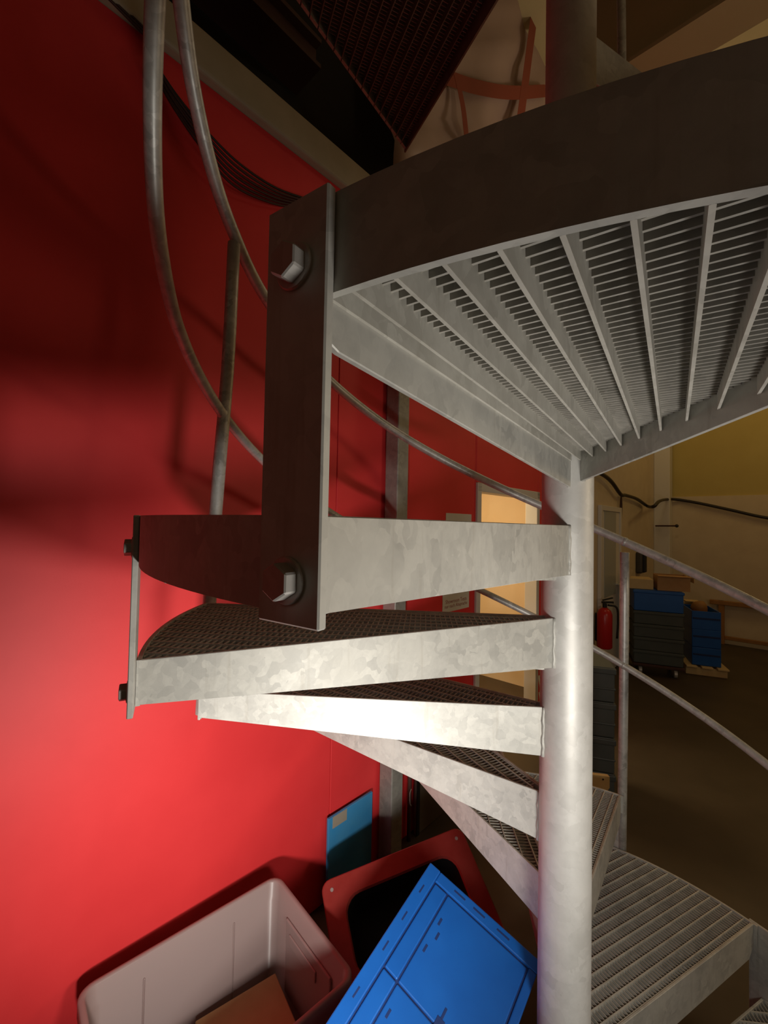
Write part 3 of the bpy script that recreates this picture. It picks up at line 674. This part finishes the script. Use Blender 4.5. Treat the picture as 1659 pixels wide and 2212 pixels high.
# second stack on a yellow pallet
pc = at(1508, 1300, 5.35); pc.z = 0
pal = empty('pallet', pc, cyaw); tag(pal, 'yellowish wooden pallet beside the crate dolly', 'pallet')
for y in (-.3, 0, .3): hbox('bearer', CARDL, pal, (0, y, .045), (.40, .09, .09))
for x in (-.15, 0, .15): hbox('deck_board', CARDL, pal, (x, 0, .102), (.11, .8, .022))
zz = at(1505, 1312, 5.3).z; h_ = (zz - .115) / 3; z = .115
for i in range(3):
    o = empty('stacking_crate', (pc.x, pc.y, z), cyaw); tag(o, 'blue crate on the yellowish pallet, %s of three' % ('lowest', 'middle', 'topmost')[i], 'crate', 'crates stacked on the pallet')
    if i < 2: hbox('crate_body', BLUE, o, (0, -.1, h_ / 2), (.28, .5, h_ - .003))
    else:
        for c, s in (((0, -.34, h_ / 2), (.28, .012, h_)), ((0, .14, h_ / 2), (.28, .012, h_)), ((-.135, -.1, h_ / 2), (.012, .48, h_)), ((.135, -.1, h_ / 2), (.012, .48, h_)), ((0, -.1, .01), (.28, .48, .02))): hbox('side', BLUE, o, c, s, None, .002)
    hbox('rib', BLUE_D, o, (0, -.352, h_ * .6), (.26, .008, .02), None, .002); z += h_
bm = bmesh.new(); bmesh.ops.create_icosphere(bm, subdivisions=2, radius=.09)
for v in bm.verts: v.co *= random.uniform(.8, 1.1)
o = empty('bundle', (pc.x - .02, pc.y - .05, z - h_ + .09 + .02)); 
hbox('packing', CARD, o, (0, 0, -.02), (.2, .2, .14)); x = link('wrapped_top', bm, WOODD, o, True); x.location.z = .10
tag(o, 'brown wrapped bundle poking out of the pallet crates', 'bundle')
o = empty('carton', (pc.x + .10, pc.y + .30, .1135), cyaw); tag(o, 'upright pale carton behind the pallet crates', 'box'); hbox('board', CARDL, o, (0, 0, (zz + .02 - .1135) / 2), (.16, .1, zz + .02 - .1135)); hbox('flap', CARDL, o, (.02, -.04, zz + .03 - .1135), (.16, .16, .008))
# wooden trestle frame leaning on the far wall
u0 = (at(1548, 1290, 6.8) - cor).dot(WN); tz = at(1560, 1290, 6.8).z
o = empty('wooden_trestle', fw(u0 + .45, 0, .06)); tag(o, 'brown wooden frame standing against the white far wall', 'trestle')
for nm, c, s in (('leg', (-.36, 0, tz / 2), (.07, .05, tz)), ('leg', (.40, 0, tz / 2), (.07, .05, tz))): 
    bm = bmesh.new(); bbox(bm, Matrix((WN, -WT, Vector((0, 0, 1)))).transposed() @ Vector(c), s, Matrix((WN, -WT, Vector((0, 0, 1)))).transposed(), .004, 1); link(nm, bm, WOODD, o)
FR = Matrix((WN, -WT, Vector((0, 0, 1)))).transposed()
bm = bmesh.new(); bbox(bm, FR @ Vector((0, 0, tz - .03)), (1.0, .07, .06), FR, .004, 1); link('top_rail', bm, WOODD, o)
bm = bmesh.new(); bbox(bm, FR @ Vector((0.02, 0, .1)), (.69, .04, .05), FR, .004, 1); link('bottom_rail', bm, WOODD, o)
# fire extinguisher by door 2
fp = wl(at_w(1306, 1380, .12)[0], at_w(1306, 1400, .12)[1], .12)
o = empty('fire_extinguisher', fp); tag(o, 'red fire extinguisher on the hall wall, just right of the column', 'extinguisher')
bm = bmesh.new(); loft(bm, [[Vector((r * math.cos(a * math.pi / 10), r * math.sin(a * math.pi / 10), z)) for a in range(20)] for r, z in ((.06, 0), (.075, .015), (.075, .36), (.06, .40), (.025, .43))]); link('cylinder', bm, EXT, o, True)
bm = bmesh.new(); cyl(bm, (0, 0, .43), (0, 0, .47), .022, 12); box(bm, (.03, 0, .485), (.12, .025, .02)); box(bm, (.03, 0, .52), (.11, .022, .012), Matrix.Rotation(-.25, 3, 'Y')); link('valve', bm, DARK, o)
bm = bmesh.new(); tube(bm, spline([(.02, -.02, .46), (.10, -.05, .44), (.11, -.06, .3), (.10, -.06, .12)], 5), .011, 8); link('hose', bm, DARK, o, True)
bm = bmesh.new(); box(bm, (-.02, .09, .2), (.05, .06, .3)); link('bracket', bm, DARK, o)
# black hall cable, drop wire, phone box, hook
hp = [(1268, 1010), (1303, 1026), (1322, 1042), (1341, 1068), (1352, 1070), (1376, 1078), (1398, 1093), (1412, 1094), (1424, 1083)]
P = [wl(*at_w(x, y, .06 if x < 1400 else .28), .06 if x < 1400 else .28) for x, y in hp]
def at_f(px, py, off=.05):
    r = ray(px, py); k = ((cor - WT * off) - EYE).dot(WT) / r.dot(WT); return EYE + r * k
P += [at_f(x, y, .28 if x < 1450 else .05) for x, y in ((1440, 1079), (1462, 1079), (1510, 1087), (1580, 1102), (1659, 1119), (1760, 1128))]
o = empty('hall_cable', P[0]); tag(o, 'black cable draped along the hall wall above the crates', 'cable'); bm = bmesh.new(); tube(bm, [p - P[0] for p in spline(P, 6)], .022, 8); link('cable_sheath', bm, CABLE, o, True)
a_, b_ = wl(*at_w(1342, 1070, .03), .03), wl(*at_w(1341, 1160, .03), .03)
o = empty('drop_wire', a_); tag(o, 'thin wire hanging straight down from the hall cable', 'wire')
bm = bmesh.new(); tube(bm, spline([(0, 0, 0), (b_ - a_) * .3 + WT * .03, (b_ - a_) * .7, b_ - a_], 5), .008, 6); link('strand', bm, CABLEB, o, True)
bm = bmesh.new(); tube(bm, spline([(0, 0, 0), (b_ - a_) * .3 - WT * .04, (b_ - a_) * .7, b_ - a_], 5), .008, 6); link('strand', bm, CABLEB, o, True)
q = wl(*at_w(1388, 1215, .06), .06); o = empty('wall_phone', q); tag(o, 'small black wall box left of the hall corner pillar', 'wall box')
bm = bmesh.new(); bbox(bm, WR @ Vector((0, -.02, 0)), (.26, .08, .30), WR, .02, 2); link('housing', bm, mat('dark_grey_box', (.06, .05, .035), .5), o)
bm = bmesh.new(); bbox(bm, WR @ Vector((-.04, .03, .0)), (.10, .05, .27), WR, .015, 2); link('receiver', bm, DARK, o)
q0, q1 = at_f(1416, 1136, .25), at_f(1462, 1136, .30); o = empty('wall_hook', q0); tag(o, 'thin dark rod sticking out from the corner pillar', 'hook')
bm = bmesh.new(); cyl(bm, (0, 0, 0), q1 - q0, .012, 8); link('rod', bm, CABLEB, o); bm = bmesh.new(); bmesh.ops.create_uvsphere(bm, u_segments=10, v_segments=6, radius=.026, matrix=Matrix.Translation(q1 - q0)); link('knob', bm, CABLE, o)
# grey-green crates behind the column and a wooden box
g0 = at(1258, 1500, 2.75); g1 = at(1336, 1500, 2.60); gd = Vector((0.955, -0.297, 0)); gw = .44; gy = math.atan2(gd.y, gd.x); gc = g1 - gd * gw / 2 + Vector((-gd.y, gd.x, 0)) * .21
gz = at(1320, 1440, 2.65).z; nG = 4; z = .001
for i in range(nG):
    o = empty('transport_crate', (gc.x, gc.y, z), gy); tag(o, 'dark grey-green transport crate behind the column, %s of four' % ('lowest', 'second lowest', 'second highest', 'topmost')[i], 'crate', 'grey-green crates behind the column')
    h_ = gz / nG
    hbox('crate_body', TEAL, o, (0, 0, h_ / 2), (gw - .03, .38, h_ - .003)); hbox('rim', TEAL, o, (0, 0, h_ - .025), (gw - .014, .396, .035)); hbox('rib', TEAL, o, (0, 0, h_ * .38), (gw - .02, .39, .014)); z += h_
w1_ = at(1317, 1678, 1.98); w0_ = at(1272, 1661, 1.98)
wd = (w1_ - w0_); wd.z = 0; wlen = wd.length + .2; wd.normalize()
o = empty('wooden_board', (w1_.x - wd.x * wlen / 2, w1_.y - wd.y * wlen / 2, 0), math.atan2(wd.y, wd.x)); tag(o, 'pale wooden board end behind the column, above the steep grating tread', 'board')
zz = w1_.z
bm = bmesh.new(); prism(bm, [Vector((-wlen / 2, 0, 0)), Vector((wlen / 2 - .03, 0, 0)), Vector((wlen / 2 - .03, 0, zz - .09)), Vector((wlen / 2, 0, zz - .05)), Vector((wlen / 2, 0, zz)), Vector((-wlen / 2, 0, zz + .03))], (0, 0.02, 0)); link('board', bm, WOOD, o)
bm = bmesh.new(); cyl(bm, (wlen / 2 - .03, -.001, zz - .012), (wlen / 2 - .03, .004, zz - .012), .004, 10); link('screw_hole', bm, DARK, o)
